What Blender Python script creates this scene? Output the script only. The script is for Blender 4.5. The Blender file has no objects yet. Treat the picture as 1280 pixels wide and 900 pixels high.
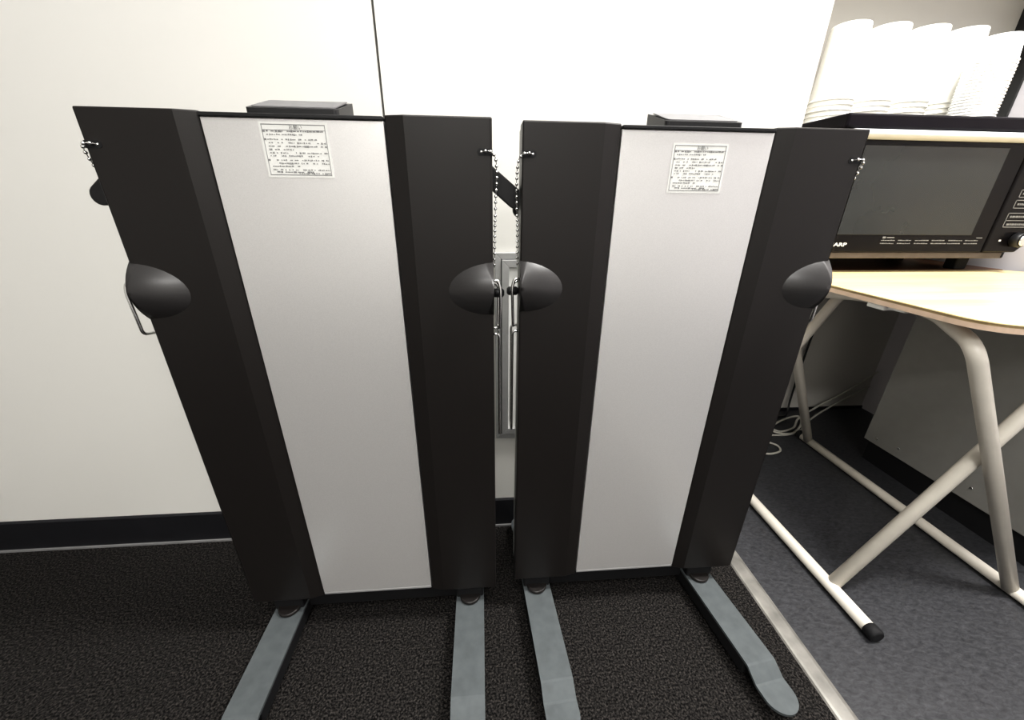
import bpy, bmesh, math, random
from mathutils import Vector, Matrix
SC = bpy.context.scene
COL = SC.collection
PI = math.pi

# ------------------------------------------------------------------ materials
def mat(name, color, rough=.5, metal=0., spec=.5, noise=None, bump=None, coat=0.):
    """principled; noise=(scale, darker, lighter[, detail]) multiplies the colour; bump=(scale, strength)"""
    m = bpy.data.materials.new(name); m.use_nodes = True
    nt = m.node_tree; b = nt.nodes['Principled BSDF']
    b.inputs['Base Color'].default_value = (*color, 1)
    b.inputs['Roughness'].default_value = rough
    b.inputs['Metallic'].default_value = metal
    b.inputs['Specular IOR Level'].default_value = spec
    b.inputs['Coat Weight'].default_value = coat
    tc = nt.nodes.new('ShaderNodeTexCoord')
    if noise:
        n = nt.nodes.new('ShaderNodeTexNoise'); n.inputs['Scale'].default_value = noise[0]
        n.inputs['Detail'].default_value = noise[3] if len(noise) > 3 else 4
        nt.links.new(tc.outputs['Object'], n.inputs['Vector'])
        r = nt.nodes.new('ShaderNodeValToRGB')
        r.color_ramp.elements[0].position = .3; r.color_ramp.elements[1].position = .7
        r.color_ramp.elements[0].color = (*[c*noise[1] for c in color], 1)
        r.color_ramp.elements[1].color = (*[min(1, c*noise[2]) for c in color], 1)
        nt.links.new(n.outputs['Fac'], r.inputs['Fac'])
        nt.links.new(r.outputs['Color'], b.inputs['Base Color'])
    if bump:
        n2 = nt.nodes.new('ShaderNodeTexNoise'); n2.inputs['Scale'].default_value = bump[0]; n2.inputs['Detail'].default_value = 3
        nt.links.new(tc.outputs['Object'], n2.inputs['Vector'])
        bp = nt.nodes.new('ShaderNodeBump'); bp.inputs['Strength'].default_value = bump[1]; bp.inputs['Distance'].default_value = .004
        nt.links.new(n2.outputs['Fac'], bp.inputs['Height']); nt.links.new(bp.outputs['Normal'], b.inputs['Normal'])
    return m

def carpet_mat():
    m = mat('carpet_loop', (.03, .028, .026), .95, spec=.1)
    nt = m.node_tree; b = nt.nodes['Principled BSDF']
    tc = nt.nodes.new('ShaderNodeTexCoord')
    v = nt.nodes.new('ShaderNodeTexVoronoi'); v.inputs['Scale'].default_value = 330
    n = nt.nodes.new('ShaderNodeTexNoise'); n.inputs['Scale'].default_value = 250; n.inputs['Detail'].default_value = 3
    for x in (v, n): nt.links.new(tc.outputs['Object'], x.inputs['Vector'])
    r = nt.nodes.new('ShaderNodeValToRGB'); cr = r.color_ramp
    cr.elements[0].position = .36; cr.elements[0].color = (.0045, .0042, .0042, 1)
    cr.elements[1].position = .68; cr.elements[1].color = (.060, .054, .050, 1)
    e = cr.elements.new(.5); e.color = (.020, .0187, .018, 1)
    nt.links.new(n.outputs['Fac'], r.inputs['Fac']); nt.links.new(r.outputs['Color'], b.inputs['Base Color'])
    ad = nt.nodes.new('ShaderNodeMath'); ad.operation = 'ADD'
    nt.links.new(v.outputs['Distance'], ad.inputs[0]); nt.links.new(n.outputs['Fac'], ad.inputs[1])
    bp = nt.nodes.new('ShaderNodeBump'); bp.inputs['Strength'].default_value = .9; bp.inputs['Distance'].default_value = .004
    nt.links.new(ad.outputs[0], bp.inputs['Height']); nt.links.new(bp.outputs['Normal'], b.inputs['Normal'])
    return m

def vinyl_mat():
    m = mat('vinyl_slate', (.07, .072, .08), .42, spec=.35)
    nt = m.node_tree; b = nt.nodes['Principled BSDF']
    tc = nt.nodes.new('ShaderNodeTexCoord'); mp = nt.nodes.new('ShaderNodeMapping')
    mp.inputs['Scale'].default_value = (1.0, 2.2, 1); mp.inputs['Rotation'].default_value = (0, 0, .5)
    nt.links.new(tc.outputs['Object'], mp.inputs['Vector'])
    n = nt.nodes.new('ShaderNodeTexNoise'); n.inputs['Scale'].default_value = 62; n.inputs['Detail'].default_value = 9; n.inputs['Roughness'].default_value = .68
    n.inputs['Distortion'].default_value = .6
    nt.links.new(mp.outputs['Vector'], n.inputs['Vector'])
    r = nt.nodes.new('ShaderNodeValToRGB'); cr = r.color_ramp
    cr.elements[0].position = .32; cr.elements[0].color = (.019, .0195, .022, 1)
    cr.elements[1].position = .72; cr.elements[1].color = (.060, .061, .066, 1)
    nt.links.new(n.outputs['Fac'], r.inputs['Fac']); nt.links.new(r.outputs['Color'], b.inputs['Base Color'])
    return m

def wood_mat(name, c0, c1, rough=.35, spec=.4):
    m = mat(name, c0, rough, spec=spec)
    nt = m.node_tree; b = nt.nodes['Principled BSDF']
    tc = nt.nodes.new('ShaderNodeTexCoord'); mp = nt.nodes.new('ShaderNodeMapping')
    mp.inputs['Scale'].default_value = (1.2, 9, 9)
    nt.links.new(tc.outputs['Object'], mp.inputs['Vector'])
    n = nt.nodes.new('ShaderNodeTexNoise'); n.inputs['Scale'].default_value = 2.6; n.inputs['Detail'].default_value = 7; n.inputs['Distortion'].default_value = 1.2
    nt.links.new(mp.outputs['Vector'], n.inputs['Vector'])
    r = nt.nodes.new('ShaderNodeValToRGB')
    r.color_ramp.elements[0].position = .35; r.color_ramp.elements[0].color = (*c1, 1)
    r.color_ramp.elements[1].position = .6; r.color_ramp.elements[1].color = (*c0, 1)
    nt.links.new(n.outputs['Fac'], r.inputs['Fac']); nt.links.new(r.outputs['Color'], b.inputs['Base Color'])
    return m

M = dict(
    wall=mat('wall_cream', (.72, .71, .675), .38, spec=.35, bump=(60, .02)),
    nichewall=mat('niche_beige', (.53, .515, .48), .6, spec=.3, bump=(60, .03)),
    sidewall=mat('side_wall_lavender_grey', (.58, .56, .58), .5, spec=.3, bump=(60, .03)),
    room=mat('room_paint', (.50, .49, .47), .7, spec=.2, bump=(60, .03)),
    dimroom=mat('room_far_paint', (.66, .65, .63), .8, spec=.2, bump=(60, .03)),
    ceil=mat('ceiling_white', (.75, .75, .73), .8, spec=.2, bump=(90, .05)),
    seam=mat('seam_dark', (.02, .02, .02), .8, noise=(30, .8, 1.2)),
    base=mat('baseboard_charcoal', (.014, .014, .0165), .5, spec=.3, noise=(20, .9, 1.1)),
    basebead=mat('baseboard_bead', (.22, .22, .22), .6, noise=(20, .9, 1.1)),
    carpet=carpet_mat(), vinyl=vinyl_mat(),
    strip=mat('edge_strip', (.25, .24, .22), .5, .35, noise=(18, .6, 1.15, 8)),
    shell=mat('press_shell', (.0140, .0122, .0115), .38, spec=.38, noise=(900, .9, 1.1, 2), bump=(1300, .06)),
    shelld=mat('press_shell_dome', (.030, .0285, .0285), .36, spec=.5, noise=(900, .9, 1.1, 2)),
    silver=mat('press_silver', (.76, .75, .74), .34, .6, .4, noise=(700, .97, 1.03, 2)),
    sidegrey=mat('press_back_grey', (.50, .51, .49), .5, noise=(40, .95, 1.05)),
    black=mat('black_plastic', (.012, .012, .013), .4, spec=.4, noise=(200, .9, 1.1)),
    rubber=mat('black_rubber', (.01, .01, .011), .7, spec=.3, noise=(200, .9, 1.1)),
    tray=mat('tray_grey', (.15, .148, .152), .55, spec=.6, noise=(60, .9, 1.1)),
    chrome=mat('chrome', (.78, .78, .77), .14, 1.0, noise=(20, .97, 1.02)),
    footm=mat('foot_grey', (.086, .096, .100), .62, .1, .3, noise=(45, .85, 1.08, 8)),
    paper=mat('label_paper', (.74, .74, .71), .6, noise=(60, .98, 1.02)),
    ink=mat('label_ink', (.22, .22, .22), .7, noise=(60, .9, 1.1)),
    alum=mat('aluminium', (.50, .50, .50), .42, .55, noise=(60, .96, 1.04)),
    white=mat('hatch_white', (.86, .86, .84), .4, noise=(40, .98, 1.02)),
    wood=wood_mat('pale_wood', (.80, .66, .36), (.72, .55, .27), .3, .4),
    plylow=mat('ply_lower_veneer', (.66, .50, .38), .5, noise=(30, .9, 1.08)),
    woodedge=mat('ply_edge', (.30, .22, .11), .5, noise=(30, .8, 1.15)),
    shelf=wood_mat('red_brown_wood', (.16, .075, .04), (.10, .045, .022), .4),
    tube=mat('cream_enamel', (.66, .62, .55), .36, spec=.45, noise=(25, .95, 1.04)),
    cab=mat('cabinet_grey', (.26, .255, .24), .5, .1, noise=(25, .96, 1.04)),
    mw=mat('microwave_black', (.004, .0035, .004), .25, spec=.16, noise=(30, .9, 1.1)),
    mwtop=mat('microwave_top', (.004, .003, .005), .3, spec=.12, noise=(30, .9, 1.1)),
    mwtrim=mat('microwave_trim_bronze', (.10, .085, .075), .4, .6, noise=(30, .9, 1.1)),
    mwglass=mat('microwave_glass', (.018, .020, .019), .08, spec=.5, noise=(6, .85, 1.1)),
    mwhandle=mat('handle_silver', (.66, .67, .69), .55, .05, noise=(30, .96, 1.03)),
    print_=mat('white_print', (.62, .62, .60), .6, noise=(60, .95, 1.05)),
    printd=mat('grey_print', (.17, .17, .165), .6, noise=(60, .95, 1.05)),
    cup=mat('white_paper', (.82, .81, .76), .55, spec=.3, noise=(40, .99, 1.01)),
    cupb=mat('white_foam', (.95, .95, .94), .5, spec=.3, noise=(40, .99, 1.01)),
    cabw=mat('grey_white_cable', (.40, .39, .35), .5, noise=(60, .9, 1.1)),
)

# ------------------------------------------------------------------ mesh helpers
def box(bm, x0, x1, y0, y1, z0, z1, bev=0., seg=2):
    vs = [bm.verts.new((x, y, z)) for x in (x0, x1) for y in (y0, y1) for z in (z0, z1)]
    idx = [(0, 1, 3, 2), (4, 6, 7, 5), (0, 4, 5, 1), (2, 3, 7, 6), (0, 2, 6, 4), (1, 5, 7, 3)]
    fs = [bm.faces.new([vs[i] for i in f]) for f in idx]
    if bev:
        es = list({e for f in fs for e in f.edges})
        bmesh.ops.bevel(bm, geom=es, offset=bev, segments=seg, profile=.5, affect='EDGES')

def prism(bm, pts, axis, a, b, bev=0.):
    """closed polygon pts (2D) extruded from a to b along axis ('x': pts=(y,z); 'y': (x,z); 'z': (x,y))"""
    def P(p, t):
        return {'x': (t, p[0], p[1]), 'y': (p[0], t, p[1]), 'z': (p[0], p[1], t)}[axis]
    A = [bm.verts.new(P(p, a)) for p in pts]; B = [bm.verts.new(P(p, b)) for p in pts]
    fs = [bm.faces.new(A), bm.faces.new(B[::-1])]
    n = len(pts)
    for i in range(n): fs.append(bm.faces.new([A[i], B[i], B[(i+1) % n], A[(i+1) % n]]))
    bmesh.ops.recalc_face_normals(bm, faces=fs)
    if bev:
        es = [e for e in {e for f in fs for e in f.edges} if len(e.link_faces) == 2 and e.calc_face_angle(0) > .3]
        bmesh.ops.bevel(bm, geom=es, offset=bev, segments=2, profile=.5, affect='EDGES')

def smooth_path(pts, n=6, closed=False):
    pts = [Vector(p) for p in pts]; out = []; N = len(pts)
    for i in range(N if closed else N-1):
        if closed: p0, p1, p2, p3 = pts[i-1], pts[i], pts[(i+1) % N], pts[(i+2) % N]
        else:
            p1, p2 = pts[i], pts[i+1]
            p0 = pts[i-1] if i else p1*2-p2
            p3 = pts[i+2] if i+2 < N else p2*2-p1
        for k in range(n):
            t = k/n
            out.append(.5*((2*p1)+(p2-p0)*t+(2*p0-5*p1+4*p2-p3)*t*t+(3*p1-p0-3*p2+p3)*t**3))
    if not closed: out.append(pts[-1])
    return out

def round_path(pts, r, n=6):
    """polyline whose inner corners are rounded with quadratic bends of reach r"""
    pts = [Vector(p) for p in pts]; out = [pts[0]]
    for i in range(1, len(pts)-1):
        p = pts[i]; a = (pts[i-1]-p); b = (pts[i+1]-p)
        ra = min(r, a.length*.49); rb = min(r, b.length*.49)
        A = p+a.normalized()*ra; B = p+b.normalized()*rb
        for k in range(n+1):
            t = k/n; out.append(A*(1-t)**2+p*2*t*(1-t)+B*t*t)
    out.append(pts[-1]); return out

def tube(bm, path, r, sides=12, cap=True):
    path = [Vector(p) for p in path]; rings = []
    t = (path[1]-path[0]).normalized()
    up = Vector((0, 0, 1)) if abs(t.z) < .9 else Vector((1, 0, 0))
    nrm = (up-t*up.dot(t)).normalized()
    for i, p in enumerate(path):
        if i == 0: t = path[1]-path[0]
        elif i == len(path)-1: t = path[-1]-path[-2]
        else: t = (path[i+1]-p).normalized()+(p-path[i-1]).normalized()
        t.normalize(); nrm = (nrm-t*nrm.dot(t)).normalized(); bn = t.cross(nrm)
        rr = r[i] if isinstance(r, (list, tuple)) else r
        rings.append([bm.verts.new(p+(nrm*math.cos(2*PI*k/sides)+bn*math.sin(2*PI*k/sides))*rr) for k in range(sides)])
    for a, b in zip(rings, rings[1:]):
        for k in range(sides):
            bm.faces.new([a[k], a[(k+1) % sides], b[(k+1) % sides], b[k]]).smooth = True
    if cap:
        bm.faces.new(rings[0][::-1]); bm.faces.new(rings[-1])

def lathe(bm, prof, c, axis='z', seg=32):
    """open profile [(r, h)] revolved round axis through c"""
    rings = []
    for r, h in prof:
        ring = []
        for k in range(seg):
            a = 2*PI*k/seg; u, v = r*math.cos(a), r*math.sin(a)
            p = {'z': (u, v, h), 'x': (h, u, v), 'y': (u, h, v)}[axis]
            ring.append(bm.verts.new(Vector(p)+Vector(c)))
        rings.append(ring)
    for a, b in zip(rings, rings[1:]):
        for k in range(seg):
            try: bm.faces.new([a[k], a[(k+1) % seg], b[(k+1) % seg], b[k]]).smooth = True
            except ValueError: pass
    return rings

def cyl(bm, c, r, h, axis='z', seg=24, bev=0.):
    p = [(r-bev, 0), (r, bev), (r, h-bev), (r-bev, h)] if bev else [(r, 0), (r, h)]
    rg = lathe(bm, p, c, axis, seg)
    bm.faces.new(rg[0][::-1]); bm.faces.new(rg[-1])

def obj(name, bm, m, parent=None, loc=None, recalc=True, label=None):
    if recalc: bmesh.ops.recalc_face_normals(bm, faces=bm.faces)
    me = bpy.data.meshes.new(name); bm.to_mesh(me); bm.free()
    for mm in (m if isinstance(m, list) else [m]): me.materials.append(mm)
    o = bpy.data.objects.new(name, me); COL.objects.link(o)
    if parent: o.parent = parent
    if loc: o.location = loc
    if label: o['label'] = label
    return o

def thing(name, label, cat, loc=(0, 0, 0), rotz=0, group=None):
    o = bpy.data.objects.new(name, None); COL.objects.link(o)
    o.empty_display_size = .05
    o.location = loc; o.rotation_euler = (0, 0, rotz); o['label'] = label; o['category'] = cat
    if group: o['group'] = group
    return o

def tag(o, label, cat, group=None):
    o['label'] = label; o['category'] = cat
    if group: o['group'] = group
    return o

def struct(name, bm, m):
    o = obj(name, bm, m); o['kind'] = 'structure'; return o

def bxs(*boxes):
    bm = bmesh.new()
    for b in boxes: box(bm, *b)
    return bm

def text_bm(s, size, origin, extrude=.0003, bold=False, width=None):
    """text lying in the XZ plane facing -Y, lower left corner at origin"""
    cu = bpy.data.curves.new('txt', 'FONT'); cu.body = s; cu.size = size; cu.extrude = extrude
    if bold: cu.offset = size*.025
    o = bpy.data.objects.new('txt', cu); COL.objects.link(o)
    dg = bpy.context.evaluated_depsgraph_get()
    me = bpy.data.meshes.new_from_object(o.evaluated_get(dg))
    bm = bmesh.new(); bm.from_mesh(me)
    bpy.data.objects.remove(o); bpy.data.curves.remove(cu); bpy.data.meshes.remove(me)
    sx = 1
    if width and bm.verts:
        xs = [v.co.x for v in bm.verts]; sx = width/(max(xs)-min(xs))
    for v in bm.verts:
        x, y, z = v.co; v.co = (origin[0]+x*sx, origin[1]-z, origin[2]+y)
    return bm

# ------------------------------------------------------------------ the room
WY = .87      # main wall face
NX0, NX1, NY = .67, 1.80, 1.467   # niche
CZ = 2.5; RX0, RY0 = -2.6, -2.8
SX = -.18     # wall panel seam
bm = bxs((RX0, SX-.0022, WY, WY+.02, 0, CZ), (SX+.0022, NX0, WY, WY+.02, 0, CZ))
struct('wall_back', bm, M['wall'])
struct('trim_1', bxs((SX-.012, SX+.012, WY+.0202, WY+.024, 0, CZ)), M['seam'])
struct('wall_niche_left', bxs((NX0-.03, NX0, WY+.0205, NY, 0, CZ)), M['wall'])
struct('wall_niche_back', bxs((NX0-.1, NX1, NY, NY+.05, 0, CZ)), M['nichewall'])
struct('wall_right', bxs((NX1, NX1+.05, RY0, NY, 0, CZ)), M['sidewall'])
struct('dark_strip', bxs((NX1-.008, NX1-.0002, 1.385, NY-.0005, .72, 1.60)), M['seam'])  # thin dark strip on the side wall beside the back corner
struct('wall_left', bxs((RX0-.05, RX0, RY0, WY, 0, CZ)), M['room'])
struct('wall_front', bxs((RX0, NX1, RY0-.05, RY0, 0, CZ)), M['dimroom'])
struct('ceiling', bxs((RX0-.05, NX1+.05, RY0-.05, NY+.05, CZ, CZ+.05)), M['ceil'])
struct('floor', bxs((RX0, .657, RY0, WY, -.05, 0)), M['carpet'])
struct('floor_vinyl', bxs((.690, NX1, RY0, NY, -.05, -.001), (.657, .690, WY, NY, -.05, -.001)), M['vinyl'])
bm = bmesh.new(); prism(bm, [(.652, 0), (.655, .003), (.660, .0042), (.684, .0042), (.690, .0025), (.694, 0), (.694, -.02), (.652, -.02)], 'y', RY0, WY-.0002)
struct('trim_3', bm, M['strip'])
bm = bmesh.new(); prism(bm, [(WY, .1), (WY-.003, .1), (WY-.006, .096), (WY-.006, .006), (WY, .006)], 'x', RX0, NX0)
struct('baseboard_back', bm, M['base'])
bm = bmesh.new(); prism(bm, [(WY, .006), (WY-.010, .006), (WY-.010, 0), (WY, 0)], 'x', RX0, NX0)
struct('trim_4', bm, M['basebead'])
struct('baseboard_niche', bxs((NX0, NX1, NY-.006, NY, -.001, .012)), M['base'])
struct('baseboard_right', bxs((NX1-.006, NX1, RY0, .58, -.001, .1)), M['base'])

struct('shade_soffit', bxs((NX0, NX1, 1.15, NY, 1.62, 2.1)), M['nichewall'])  # unseen soffit, added to shade the upper niche wall
# wall hatch behind the presses
t = thing('wall_hatch', 'grey metal framed hatch on the cream wall, seen in the gap between the presses', 'hatch', (.03, WY, .313))
W_, H_ = .30, .481
def frame_bm(i, w, y0, y1, bev=.001):
    bm = bmesh.new()
    for a, b in (((i, i), (W_-i, i)), ((W_-i, i), (W_-i, H_-i)), ((W_-i, H_-i), (i, H_-i)), ((i, H_-i), (i, i))):
        d = Vector((b[0]-a[0], 0, b[1]-a[1])).normalized(); nrm = Vector((-d.z, 0, d.x))
        A = Vector((a[0], 0, a[1])); B = Vector((b[0], 0, b[1]))
        A2 = A+nrm*w+d*w; B2 = B+nrm*w-d*w
        prism(bm, [(A.x, A.z), (B.x, B.z), (B2.x, B2.z), (A2.x, A2.z)], 'y', y0, y1, bev)
    return bm
obj('outer_frame', frame_bm(0, .0135, -.011, -.0003), M['alum'], t)
obj('inner_frame', frame_bm(.0148, .0165, -.014, -.0003), M['alum'], t)
obj('frame_gasket', frame_bm(.0120, .0032, -.0075, -.0005, 0), M['seam'], t)
obj('door_panel', bxs((.0315, W_-.0315, -.006, -.0003, .0315, H_-.0315)), M['white'], t)

# ------------------------------------------------------------------ trouser presses
HW = .2600; ZB, ZT = .095, 1.003
def label_parts(parent, x0, x1, z0, z1, y):
    lab = obj('warning_label', bxs((x0, x1, y-.0004, y, z0, z1)), M['paper'], parent, label='white printed notice sticker')
    rnd = random.Random(7)
    bm = bmesh.new(); w = x1-x0; h = z1-z0; yf = y-.00075
    def q(a, b, c, d):   # a..b across, c..d down, as fractions
        box(bm, x0+w*a, x0+w*b, yf, y-.0004, z1-h*d, z1-h*c)
    L, R, T, B = .035, .965, .04, .955
    for a in ((L, R, T, T+.012), (L, R, T+.098, T+.106), (L, R, B-.012, B), (L, L+.008, T, B), (R-.008, R, T, B)): q(*a)
    rows = [(.165, .09, .93), (.225, .09, .64), (.31, .09, .95), (.37, .10, .95), (.43, .09, .95), (.49, .09, .45),
            (.55, .09, .95), (.605, .09, .86), (.68, .09, .95), (.74, .10, .95), (.795, .09, .5), (.86, .09, .95), (.90, .14, .72), (.925, .45, .95)]
    for c, a, b in rows:
        x = a
        hvy = rnd.random() < .35
        while x < b:
            ww = rnd.choice((.012, .018, .024)) if not hvy else rnd.choice((.03, .045, .02))
            k = rnd.random()
            if k < .78:
                q(x, min(b, x+ww), c-(.017 if k < .4 else .010), c+(.006 if k > .15 else .014))
            x += ww+rnd.choice((.006, .010, .016))
        if c in (.165, .31, .68): q(.045, .075, c-.018, c+.014)
    obj('printed_lines', bm, M['ink'], lab)
    tb = text_bm('お願い', h*.088, (x0+w*.43, y-.0005, z1-h*.122), .0002, False)
    if tb.verts: obj('heading_text', tb, M['ink'], lab)
    return lab

def chain_bm(path, r=.0024, pitch=.0070):
    pts = smooth_path(path, 14); bm = bmesh.new(); acc = 0; last = pts[0]; marks = [pts[0]]
    for p in pts[1:]:
        acc += (p-last).length; last = p
        if acc >= pitch: marks.append(p); acc = 0
    for p in marks: bmesh.ops.create_icosphere(bm, subdivisions=2, radius=r, matrix=Matrix.Translation(p))
    for f in bm.faces: f.smooth = True
    tube(bm, pts, .0006, 6)
    return bm

def dome_bm(s):
    """quarter ellipsoid on the outer edge of side s, swelling towards the front (-y)"""
    bm = bmesh.new(); NU, NV = 18, 14
    rx, ry, rz, cz = .074, .021, .043, .771
    g = []
    for i in range(NU+1):
        a = PI*i/NU            # angle in the x-z plane: 0 = up, pi = down
        row = []
        for j in range(NV+1):
            b = PI/2*j/NV      # 0 = at centre/front, pi/2 = rim
            rr = math.sin(b); d = (1-rr**2)**1.0
            sa = math.sin(a)
            x = s*(HW+.0008-rx*rr*sa); z = cz+rz*rr*math.cos(a)-.004*rr*sa
            row.append(bm.verts.new((x, -ry*d+.002, z)))
        g.append(row)
    for i in range(NU):
        for j in range(NV):
            vs = [g[i][j], g[i][j+1], g[i+1][j+1], g[i+1][j]]
            vs = [v for k, v in enumerate(vs) if (v.co-vs[k-1].co).length > 1e-7]
            if len(vs) >= 3: bm.faces.new(vs).smooth = True
    # flat outer cheek
    ring = [g[0][j] for j in range(NV, -1, -1)]+[g[NU][j] for j in range(1, NV+1)]
    bmesh.ops.remove_doubles(bm, verts=bm.verts, dist=1e-6)
    es = [e for e in bm.edges if len(e.link_faces) == 1]
    bmesh.ops.holes_fill(bm, edges=es, sides=0)
    return bm

def foot_bm(x, r=.0315):
    """flat steel foot seen from above: rounded ends, stepping down near both ends"""
    prof = [(-.262, .036), (-.212, .036), (-.208, .0366), (-.184, .0510), (-.180, .052), (0, .052), (.180, .052), (.184, .0510), (.208, .0366), (.212, .036), (.250, .036)]
    ys = []
    bm = bmesh.new()
    def z_at(y):
        for (a, za), (b, zb) in zip(prof, prof[1:]):
            if a <= y <= b: return za+(zb-za)*(y-a)/(b-a)
        return prof[0][1] if y < prof[0][0] else prof[-1][1]
    y0, y1 = prof[0][0], prof[-1][0]
    st = [y0+r*(1-math.cos(PI/2*k/8)) for k in range(9)]+[p[0] for p in prof if y0+r < p[0] < y1-r]+[y1-r*(1-math.cos(PI/2*(8-k)/8)) for k in range(9)]
    st = sorted(set(round(s, 5) for s in st))
    rows = []
    for y in st:
        w = r
        if y < y0+r: w = math.sqrt(max(0, r*r-(y0+r-y)**2))
        if y > y1-r: w = math.sqrt(max(0, r*r-(y-(y1-r))**2))
        w = max(w, .002); z = z_at(y)
        rows.append([bm.verts.new((x-w, y, z)), bm.verts.new((x+w, y, z)), bm.verts.new((x+w, y, z-.006)), bm.verts.new((x-w, y, z-.006))])
    for a, b in zip(rows, rows[1:]):
        for k in range(4):
            f = bm.faces.new([a[k], a[(k+1) % 4], b[(k+1) % 4], b[k]])
    bm.faces.new(rows[0]); bm.faces.new(rows[-1][::-1])
    return bm

def build_press(label, loc, hang_c, hang_h, tray_x, long_chain, splay=0., drop=0.):
    t = thing('trouser_press', label, 'trouser press', loc, 0, 'trouser presses')
    for s in (-1, 1):
        pts = [(s*HW, .0012), (s*(HW-.0012), 0), (s*.143, 0), (s*.117, .007), (s*.117, .036), (s*HW, .036)]
        bm = bmesh.new(); prism(bm, pts, 'z', ZB, ZT, .0020)
        sp = obj('side_panel', bm, M['shell'], t)
        obj('hinge_dome', dome_bm(s), M['shelld'], sp)
        # dark eyelet the chain comes out of
        bm = bmesh.new(); prism(bm, [(s*(HW-.016+.0045*math.cos(a)) if math.cos(a)*-1 > 0 else s*(HW-.002), .961+.0045*math.sin(a)) for a in [PI/2+PI*k/10 for k in range(11)]]+[(s*(HW+.0004), .9565), (s*(HW+.0004), .9655)], 'y', -.0006, .01)
        obj('chain_eyelet', bm, M['rubber'], sp)
    bm = bmesh.new(); box(bm, -.1158, .1158, .0062, .034, .104, .996, .0010)
    obj('front_panel', bm, M['silver'], t, label='satin silver centre panel')
    obj('bottom_lip', bxs((-.1155, .1155, .006, .034, .098, .104, .0012)), M['alum'], t)
    obj('top_rail', bxs((-.1155, .1155, .003, .036, .9962, 1.001, .001)), M['black'], t)
    obj('back_panel', bxs((-HW+.001, HW-.001, .0365, .062, .11, 1.0, .003)), M['sidegrey'], t, label='pale grey rear panel')
    label_parts(t, -.045 if tray_x < 0 else -.037, .042 if tray_x < 0 else .048, .926 if tray_x < 0 else .913, .992 if tray_x < 0 else .980, .0061)
    # accessory tray on top
    tx = tray_x; w = .060
    bm = bmesh.new()
    rc = .018
    def outline(ww, y0, y1):
        o = []
        for cx, cy, a0 in ((tx+ww-rc, y1-rc, 0), (tx-ww+rc, y1-rc, 90), (tx-ww+.006, y0+.006, 180), (tx+ww-.006, y0+.006, 270)):
            rr = rc if a0 < 180 else .006
            for k in range(6):
                a = math.radians(a0+18*k); o.append((cx+rr*math.cos(a), cy+rr*math.sin(a)))
        return o
    o = outline(w, .022, .112)
    A = [bm.verts.new((x, y, 1.0022)) for x, y in o]
    zt = lambda y: 1.0100+(y-.022)*.31-max(0, y-.075)**2*3
    B = [bm.verts.new((x, y, zt(y))) for x, y in o]
    n = len(o); bm.faces.new(A)
    for i in range(n): bm.faces.new([A[i], A[(i+1) % n], B[(i+1) % n], B[i]])
    bm.faces.new(B[::-1])
    tr = obj('accessory_tray', bm, M['black'], t)
    bm = bmesh.new(); o2 = outline(w-.005, .027, .103)
    A = [bm.verts.new((x, y, zt(y)+.0002)) for x, y in o2]; B = [bm.verts.new((x, y, zt(y)+.0016)) for x, y in o2]
    bm.faces.new(A)
    for i in range(n): bm.faces.new([A[i], A[(i+1) % n], B[(i+1) % n], B[i]])
    bm.faces.new(B[::-1])
    obj('tray_mat', bm, M['tray'], tr)
    # jacket hanger behind: two flat arms sloping down
    bm = bmesh.new()
    for s in (-1, 1):
        a = Vector((hang_c, 0, .965)); b = Vector((hang_c+s*hang_h, 0, .892-drop))
        k = Vector((hang_c+s*(hang_h-.065), 0, .944-drop*.5))
        # arm: centre -> shoulder -> tip, rounded tip
        d1 = (k-a).normalized(); d2 = (b-k).normalized(); hw = .0145
        n1 = Vector((-d1.z, 0, d1.x))*s; n2 = Vector((-d2.z, 0, d2.x))*s; nm = (n1+n2).normalized()
        c = b-d2*hw
        arc = [c+(n2*math.cos(q)+d2*math.sin(q))*hw for q in [PI*j/8 for j in range(9)]]
        poly = [a+n1*hw, k+nm*hw]+arc+[k-nm*hw, a-n1*hw]
        prism(bm, [(p.x, p.z) for p in poly], 'y', .064, .078, .002)
    box(bm, hang_c-.022, hang_c+.022, .0622, .080, .93, .99, .004)
    obj('jacket_hanger', bm, M['black'], t)
    # side fittings
    for s in (-1, 1):
        ex = s*HW
        bm = bmesh.new(); cyl(bm, (0, 0, 0), .0075, .019, 'x', 20, .003)
        if s < 0:
            for v in bm.verts: v.co.x *= -1
        for v in bm.verts: v.co += Vector((ex, .035, .757))
        obj('pivot_knob', bm, M['black'], t)
        X = ex+s*(.026 if (s < 0 and tray_x < 0) else .012)
        bm = bmesh.new()
        tube(bm, round_path([(ex-s*.003, .010, .780), (X-s*.004, .010, .784), (X, .008, .768), (X-s*.002, .008, .702), (X-s*.004, .032, .698), (X-s*.002, .036, .770), (ex-s*.003, .036, .776)], .008), .0025, 10)
        obj('wire_bail', bm, M['chrome'], t)
        X = ex+s*.010
        bm = bmesh.new()
        tube(bm, round_path([(ex-s*.003, .018, .690), (X, .018, .691), (X, .018, .50), (X, .020, .487), (X-s*.0005, .050, .487), (X, .052, .691), (ex-s*.003, .052, .690)], .008), .0023, 10)
        obj('side_rail', bm, M['chrome'], t)
        # ball chain out of the eyelet, over the edge and down the side
        low = .79 if long_chain == s else .905
        path = [(ex-s*.015, .001, .961), (ex-s*.009, -.004, .962), (ex-s*.002, -.005, .961), (ex+s*.005, .002, .953), (ex+s*.0065, .012, .93), (ex+s*.0055, .018, .905)]
        if low < .9: path += [(ex+s*.004, .022, .86), (ex+s*.003, .026, .80)]
        obj('ball_chain', chain_bm(path), M['chrome'], t)
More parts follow.
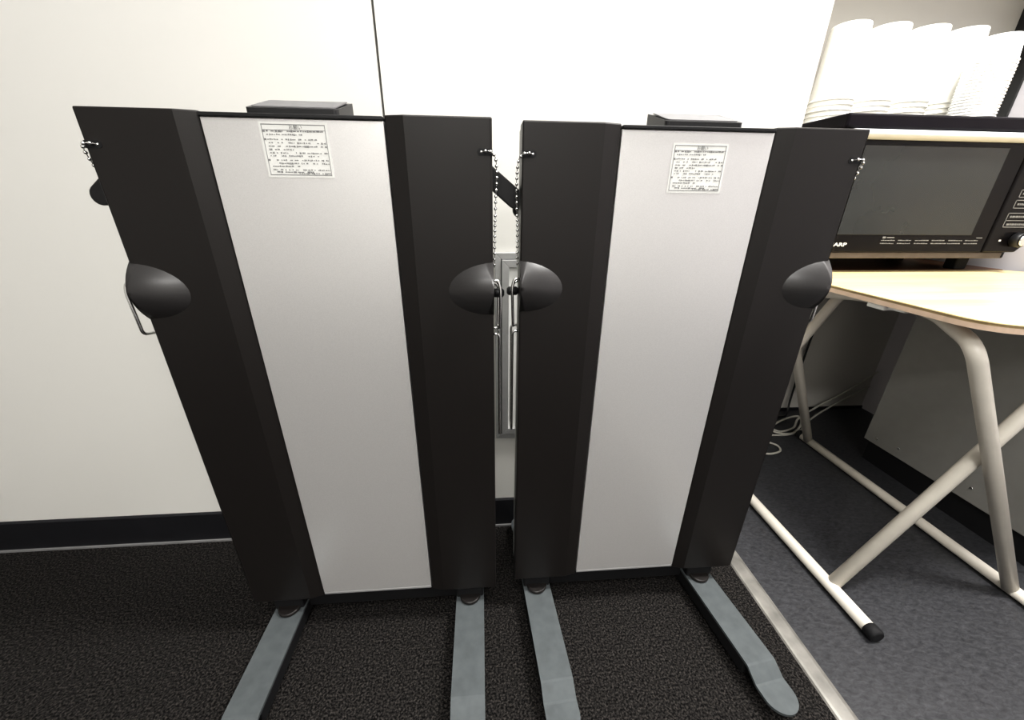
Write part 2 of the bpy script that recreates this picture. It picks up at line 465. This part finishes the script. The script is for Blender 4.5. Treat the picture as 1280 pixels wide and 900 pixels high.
    # legs
    for s in (-1, 1):
        x = s*.2005-(.006 if splay else 0)
        ft = obj('foot', foot_bm(x), M['footm'], t)
        if splay:      # both feet of this press sit slightly askew
            ft.matrix_local = Matrix.Translation((x, .02, 0)) @ Matrix.Rotation(splay if s > 0 else splay*.5, 4, 'Z') @ Matrix.Translation((-x, -.02, 0))
        obj('foot_channel', bxs((x-.0300, x+.0300, -.176, .176, .012, .0458, .003)), M['rubber'], ft)
        for y in (-.212, .205):
            bm = bmesh.new()
            for dx in (-.0085, .0085):
                rg = lathe(bm, [(.006, -.006), (.0135, -.005), (.0155, -.002), (.0155, .002), (.0135, .005), (.006, .006)], (x+dx, y+.006, .0156), 'x', 20)
                bm.faces.new(rg[0][::-1]); bm.faces.new(rg[-1])
            cyl(bm, (x, y, .024), .007, .0064, 'z', 14)
            box(bm, x-.002, x+.002, y-.006, y+.016, .010, .028)
            obj('caster', bm, M['rubber'], ft)
        bm = bmesh.new(); box(bm, x-.0305, x+.0305, .012, .034, .0522, .0945, .003)
        pst = obj('leg_post', bm, M['rubber'], t)
        bm = bmesh.new(); cyl(bm, (x, .014, .0522), .0235, .009, 'z', 28, .002)
        obj('collar', bm, M['shell'], pst)
        obj('rear_upright', bxs((x-.02, x+.02, .0625, .085, .0522, .60, .003)), M['footm'], t)
    obj('shade_crossbar', bxs((-.172, .172, .035, .075, .026, .085, .004)), M['rubber'], t)  # added brace between the feet; black imitates the shade beneath the press
    return t

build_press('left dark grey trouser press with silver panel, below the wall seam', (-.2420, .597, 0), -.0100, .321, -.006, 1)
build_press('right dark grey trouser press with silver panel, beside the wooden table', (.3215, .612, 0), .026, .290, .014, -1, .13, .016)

# ------------------------------------------------------------------ folding table
TZ = .70
t = thing('folding_table', 'pale wooden-topped folding table on crossed cream tube legs', 'table', (0, 0, 0))
def rrect(x0, x1, y0, y1, r, n=10):
    o = []
    for cx, cy, a0 in ((x1-r, y1-r, 0), (x0+r, y1-r, 90), (x0+r, y0+r, 180), (x1-r, y0+r, 270)):
        for k in range(n+1):
            a = math.radians(a0+90*k/n); o.append((cx+r*math.cos(a), cy+r*math.sin(a)))
    return o
TX0, TX1, TY0, TY1 = .93, 1.785, .583, 1.170
bm = bmesh.new(); prism(bm, rrect(TX0, TX1, TY0, TY1, .075), 'z', TZ-.003, TZ, .0008)
tt = obj('tabletop', bm, M['wood'], t)
bm = bmesh.new(); prism(bm, rrect(TX0+.0012, TX1-.0012, TY0+.0012, TY1-.0012, .075), 'z', TZ-.0075, TZ-.0031)
obj('edge_band', bm, M['woodedge'], tt)
bm = bmesh.new(); prism(bm, rrect(TX0+.0005, TX1-.0005, TY0+.0005, TY1-.0005, .075), 'z', TZ-.018, TZ-.0076)
obj('underside_ply', bm, M['plylow'], tt)
R = .0150
zt = TZ-.018-R-.0015
def legs(name, pts, rad):
    bm = bmesh.new(); tube(bm, round_path(pts, rad, 10), R, 16); obj(name, bm, M['tube'], t)
legs('leg_frame', [(1.300, .560, .017), (.966, .632, zt-.02), (1.06, .79, zt), (1.06, .97, zt), (.966, 1.128, zt-.02), (1.300, 1.199, .017)], .045)
legs('leg_frame', [(.860, .602, .017), (1.33, .662, zt-.01), (1.335, .75, zt), (1.16, 1.01, zt), (1.135, 1.105, zt-.01), (.860, 1.160, .017)], .05)
for x, ya, yb in ((1.303, .470, 1.232), (.856, .497, 1.232)):
    bm = bmesh.new(); tube(bm, [(x, ya, .0165), (x, yb, .0165)], .0145, 16)
    fb = obj('foot_bar', bm, M['tube'], t)
    for y, d in ((ya, -1), (yb, 1)):
        bm = bmesh.new(); cyl(bm, (x, y-.022 if d < 0 else y-.004, .0170), .0166, .026, 'y', 20, .004)
        obj('end_cap', bm, M['rubber'], fb, label='black rubber end cap')
bm = bmesh.new()
box(bm, .938, .972, .80, .845, TZ-.031, TZ-.0185, .003); box(bm, .944, .968, .76, .80, TZ-.026, TZ-.0185, .002)
obj('leg_clip', bm, M['white'], t)
# ------------------------------------------------------------------ grey cabinet under the table
t = thing('low_cabinet', 'plain grey metal cabinet on a black plinth beneath the table', 'cabinet', (1.437, .60, 0))
cw, cd = .345, .518
obj('carcass', bxs((0, cw, 0, cd, .08, .6785, .002)), M['cab'], t)
obj('plinth', bxs((.012, cw-.004, .02, cd-.012, -.001, .0798)), M['black'], t)
for y, z in ((.40, .115), (.475, .105), (.19, .125)):
    bm = bmesh.new(); cyl(bm, (-.0022, y, z), .0042, .0024, 'x', 14, .0008)
    obj('screw', bm, M['chrome'], t)

# ------------------------------------------------------------------ shelf and microwave
t = thing('wall_shelf', 'red-brown wooden shelf board behind the table, under the microwave', 'shelf', (.93, 1.19, .672))
obj('board', bxs((0, .85, 0, .273, 0, .026, .002)), M['shelf'], t)
for x in (.10, .70):
    bm = bmesh.new(); prism(bm, [(.272, -.0003), (.04, -.0003), (.04, -.015), (.255, -.16), (.272, -.16)], 'x', x, x+.02)
    obj('bracket', bm, M['alum'], t)

MX0, MX1, MF, MBK = 1.0, 1.69, 1.118, 1.455
mwo = thing('microwave_oven', 'black microwave oven with a silver bar handle, on the brown shelf', 'microwave', (0, 0, 0))
obj('body', bxs((MX0+.008, MX1-.008, MF+.022, MBK, .742, 1.088, .004)), M['mw'], mwo)
bm = bmesh.new(); box(bm, .980, MX1+.012, MF-.008, MBK-.01, 1.0885, 1.124, .006)
obj('top_cover', bm, M['mwtop'], mwo)
bm = bmesh.new(); prism(bm, [(MX0, .764), (MX0, 1.088), (1.562, 1.088), (1.562, .764)], 'y', MF, MF+.0215, .002)
door = obj('door', bm, M['mw'], mwo)
obj('door_window', bxs((1.060, 1.502, MF-.0016, MF-.0001, .815, 1.050, .0006)), M['mwglass'], door)
bm = bmesh.new()
n = 14
top = [(MF-.012-.016*math.sin(PI*k/n)**.6, 1.0865-.023*k/n) for k in range(n+1)]
prism(bm, top+[(MF-.0003, 1.0635), (MF-.0003, 1.0865)], 'x', MX0+.004, 1.60, .0006)
obj('door_handle', bm, M['mwhandle'], door)
bm = bmesh.new(); prism(bm, [(1.5635, .764), (1.5635, 1.088), (MX1, 1.088), (MX1, .779), (MX1-.015, .764)], 'y', MF-.004, MF+.0215, .004)
cp = obj('control_panel', bm, M['mw'], mwo)
obj('bottom_trim', bxs((MX0+.004, MX1-.045, MF+.004, MF+.03, .745, .7635, .002)), M['mwtrim'], mwo)
for x in (1.07, 1.60):
    for y in (1.215, 1.42):
        bm = bmesh.new(); box(bm, x, x+.045, y-.018, y+.018, .6984, .7418, .004)
        obj('rubber_foot', bm, M['rubber'], mwo)
# maker's lettering at the lower left of the door, half hidden by the press
tb = text_bm('SHARP', .0145, (1.034, MF-.0003, .7815), .0003, True, .068)
obj('door_lettering', tb, M['print_'], door)
# fine print under the window: rows of marks too small to read
rnd = random.Random(3); bm = bmesh.new()
box(bm, 1.212, 1.222, MF-.0006, MF, .8045, .8100); box(bm, 1.226, 1.250, MF-.0006, MF, .8055, .8085)
for z in (.7975, .7885):
    for g in range(6):
        x = 1.210+g*.056
        xe = x+.044
        while x < xe:
            w = rnd.choice((.003, .005, .008)); h = rnd.choice((.0022, .003))
            box(bm, x, x+w, MF-.0006, MF, z, z+h); x += w+.0016
box(bm, 1.525, 1.545, MF-.0006, MF, .8055, .8080)
obj('fine_print', bm, M['printd'], door)
# key outlines and knob
yk = MF-.0042
def outline_key(x0, x1, z0, z1, w=.0022, mids=()):
    bm = bmesh.new()
    for b in ((x0, x1, z0, z0+w), (x0, x1, z1-w, z1), (x0, x0+w, z0, z1), (x1-w, x1, z0, z1)): box(bm, b[0], b[1], yk-.0006, yk, b[2], b[3])
    for z in mids: box(bm, x0, x1, yk-.0006, yk, z, z+w*.8)
    return bm
for (x0, x1, z0, z1, mids, rows) in ((1.596, 1.676, .922, .944, (), ((.930,),)), (1.594, 1.676, .892, .916, (), ((.901,),)), (1.589, 1.676, .838, .880, (.857,), ((.844,), (.866,)))):
    k = obj('key', outline_key(x0, x1, z0, z1, .0022, mids), M['printd'], cp)
    bm = bmesh.new()
    for (z,) in rows:
        x = x0+.010
        while x < x1-.012:
            w = rnd.choice((.004, .006, .009)); box(bm, x, x+w, yk-.0006, yk, z, z+.0055); x += w+.002
    obj('key_print', bm, M['printd'], k)
bm = bmesh.new(); prism(bm, [(1.612, .985), (1.672, .985), (1.672, 1.03), (1.622, 1.03)], 'y', yk-.0008, yk); obj('display', bm, M['mwglass'], cp)
bm = bmesh.new(); box(bm, 1.600, 1.607, yk-.0006, yk, .797, .802); obj('knob_mark', bm, M['print_'], cp)
bm = bmesh.new(); cyl(bm, (1.652, yk-.022, .802), .0215, .022, 'y', 32, .003)
kn = obj('dial_knob', bm, M['black'], cp)
bm = bmesh.new(); cyl(bm, (1.652, yk-.0265, .802), .0165, .0045, 'y', 32, .002)
obj('knob_cap', bm, M['chrome'], kn)

# ------------------------------------------------------------------ paper cups on the microwave
def cup_mesh(name, rr, rt, h, rimr, m, flute=0):
    """inverted cup, open at the bottom, rolled rim at z=0"""
    bm = bmesh.new(); th = .0006
    prof = [(rr-th, .0005)]
    for k in range(7):
        a = -PI/2+PI*k/6; prof.append((rr+rimr*math.cos(a)*1.4, rimr+rimr*math.sin(a)))
    prof += [(rr-(rr-rt)*.04-.0002, h*.04+rimr), (rt+.001, h-.003), (rt, h-.0006), (rt-.0015, h), (rt-.004, h-.0002), (.001, h-.0004)]
    rg = lathe(bm, prof, (0, 0, 0), 'z', 40); bm.faces.new(rg[-1])
    inn = [(rr-th, .0005), (rt-th-.001, h-.0042), (.001, h-.0042)]
    rg = lathe(bm, inn, (0, 0, 0), 'z', 40); bm.faces.new(rg[-1][::-1])
    bmesh.ops.remove_doubles(bm, verts=bm.verts, dist=1e-6)
    bmesh.ops.recalc_face_normals(bm, faces=bm.faces)
    me = bpy.data.meshes.new(name); bm.to_mesh(me); bm.free(); me.materials.append(m); return me
tall = cup_mesh('paper_cup', .0540, .0460, .184, .0022, M['cup'])
short = cup_mesh('foam_cup', .0480, .0415, .060, .0022, M['cupb'])
ordn = ['topmost', 'second from top', 'third from top', 'fourth from top', 'bottom']
which = ['leftmost', 'second from left', 'third from left', 'fourth from left']
topz = 1.1243
for i in range(4):
    x = 1.052+i*.1185; y = 1.275
    n = 5
    for k in range(n):
        o = bpy.data.objects.new('paper_cup', tall); COL.objects.link(o)
        o.location = (x+(.0, .002, -.001, .0015, 0)[k]*.6, y, topz+(n-1-k)*.0132)
        tag(o, f'tall white paper cup, {ordn[k]} of {which[i]} stack on microwave', 'cup', 'tall paper cups stacked on the microwave')
names = ['topmost', 'second', 'third', 'fourth', 'fifth', 'sixth', 'seventh', 'eighth', 'ninth', 'tenth', 'eleventh', 'twelfth', 'thirteenth', 'fourteenth', 'fifteenth', 'sixteenth', 'seventeenth', 'eighteenth', 'nineteenth']
N5 = 18
for k in range(N5):
    o = bpy.data.objects.new('foam_cup', short); COL.objects.link(o)
    o.location = (1.396, 1.166, topz+(N5-1-k)*.0076)
    nm = names[k]+(' from top' if k else '')
    if k == N5-1: nm = 'lowest'
    tag(o, f'short white cup with close rims, {nm} of the rightmost stack', 'cup', 'short cups in the rightmost stack')

# ------------------------------------------------------------------ cables behind the table
bm = bmesh.new()
tube(bm, smooth_path([(1.78, 1.44, .20), (1.66, 1.43, .115), (1.50, 1.40, .05), (1.40, 1.37, .012), (1.33, 1.31, .006), (1.25, 1.285, .006), (1.24, 1.32, .007), (1.33, 1.37, .010), (1.41, 1.385, .014), (1.38, 1.33, .006), (1.29, 1.27, .004), (1.22, 1.29, .006), (1.235, 1.345, .02), (1.27, 1.42, .10), (1.275, 1.445, .3), (1.28, 1.45, .66)], 10), .0042, 10)
tag(obj('power_cable', bm, M['cabw']), 'pale grey cable looped on the floor, climbing the wall beside the press', 'cable')
bm = bmesh.new()
tube(bm, smooth_path([(1.78, 1.45, .12), (1.66, 1.435, .065), (1.52, 1.395, .022), (1.42, 1.345, .0055), (1.34, 1.285, .0055), (1.26, 1.26, .0055), (1.17, 1.26, .0055), (1.14, 1.225, .0055), (1.165, 1.19, .0055), (1.15, 1.155, .0055), (1.10, 1.14, .0055), (1.06, 1.15, .0055)], 10), .0040, 10)
tag(obj('power_cable', bm, M['cabw']), 'lower pale cable trailing along the dark floor behind the table legs', 'cable')
bm = bmesh.new()
tube(bm, smooth_path([(1.455, 1.4585, .672), (1.45, 1.4585, .55), (1.42, 1.456, .40), (1.408, 1.45, .2), (1.40, 1.44, .06), (1.385, 1.42, .012), (1.36, 1.405, .004), (1.31, 1.40, .004)], 10), .0042, 10)
tag(obj('power_cable', bm, M['black']), 'black cable hanging down the beige wall behind the table', 'cable')

# ------------------------------------------------------------------ lights
def area(name, loc, sx, sy, power, color=(1, .985, .955), rot=(0, 0, 0)):
    l = bpy.data.lights.new(name, 'AREA'); l.shape = 'RECTANGLE'; l.size = sx; l.size_y = sy; l.energy = power; l.color = color
    o = bpy.data.objects.new(name, l); COL.objects.link(o); o.location = loc; o.rotation_euler = rot; return o
area('ceiling_lamp_near', (1.12, .48, 2.46), .6, .3, 72)
area('ceiling_lamp_room', (.15, -.5, 2.46), 1.0, .5, 27)
area('fill_light_rear', (-.2, -2.0, 2.46), 1.2, .5, 62)  # fill light added behind the camera to brighten the rear wall and panel reflections
w = bpy.data.worlds.new('dim_air'); SC.world = w; w.use_nodes = True
w.node_tree.nodes['Background'].inputs['Color'].default_value = (.9, .92, 1, 1)
w.node_tree.nodes['Background'].inputs['Strength'].default_value = .05

# ------------------------------------------------------------------ camera (wide lens, pitched down)
cam = bpy.data.cameras.new('camera'); co = bpy.data.objects.new('camera', cam); COL.objects.link(co)
cam.sensor_width = 36; cam.lens = 36*477/1280; cam.clip_start = .02
Rr = (.99697574, -.02083233, .07486911); D = (-.0771045, -.38552252, .9194712); dn = (-.009709, .92246323, .38596286)
co.matrix_world = Matrix(((Rr[0], -Rr[1], -Rr[2], 0), (D[0], -D[1], -D[2], 0), (-dn[0], dn[1], dn[2], .9), (0, 0, 0, 1)))
SC.camera = co
SC.view_settings.view_transform = 'Standard'
try: SC.view_settings.look = 'Medium High Contrast'
except Exception as e: print('LOOK', e)
SC.view_settings.exposure = 0
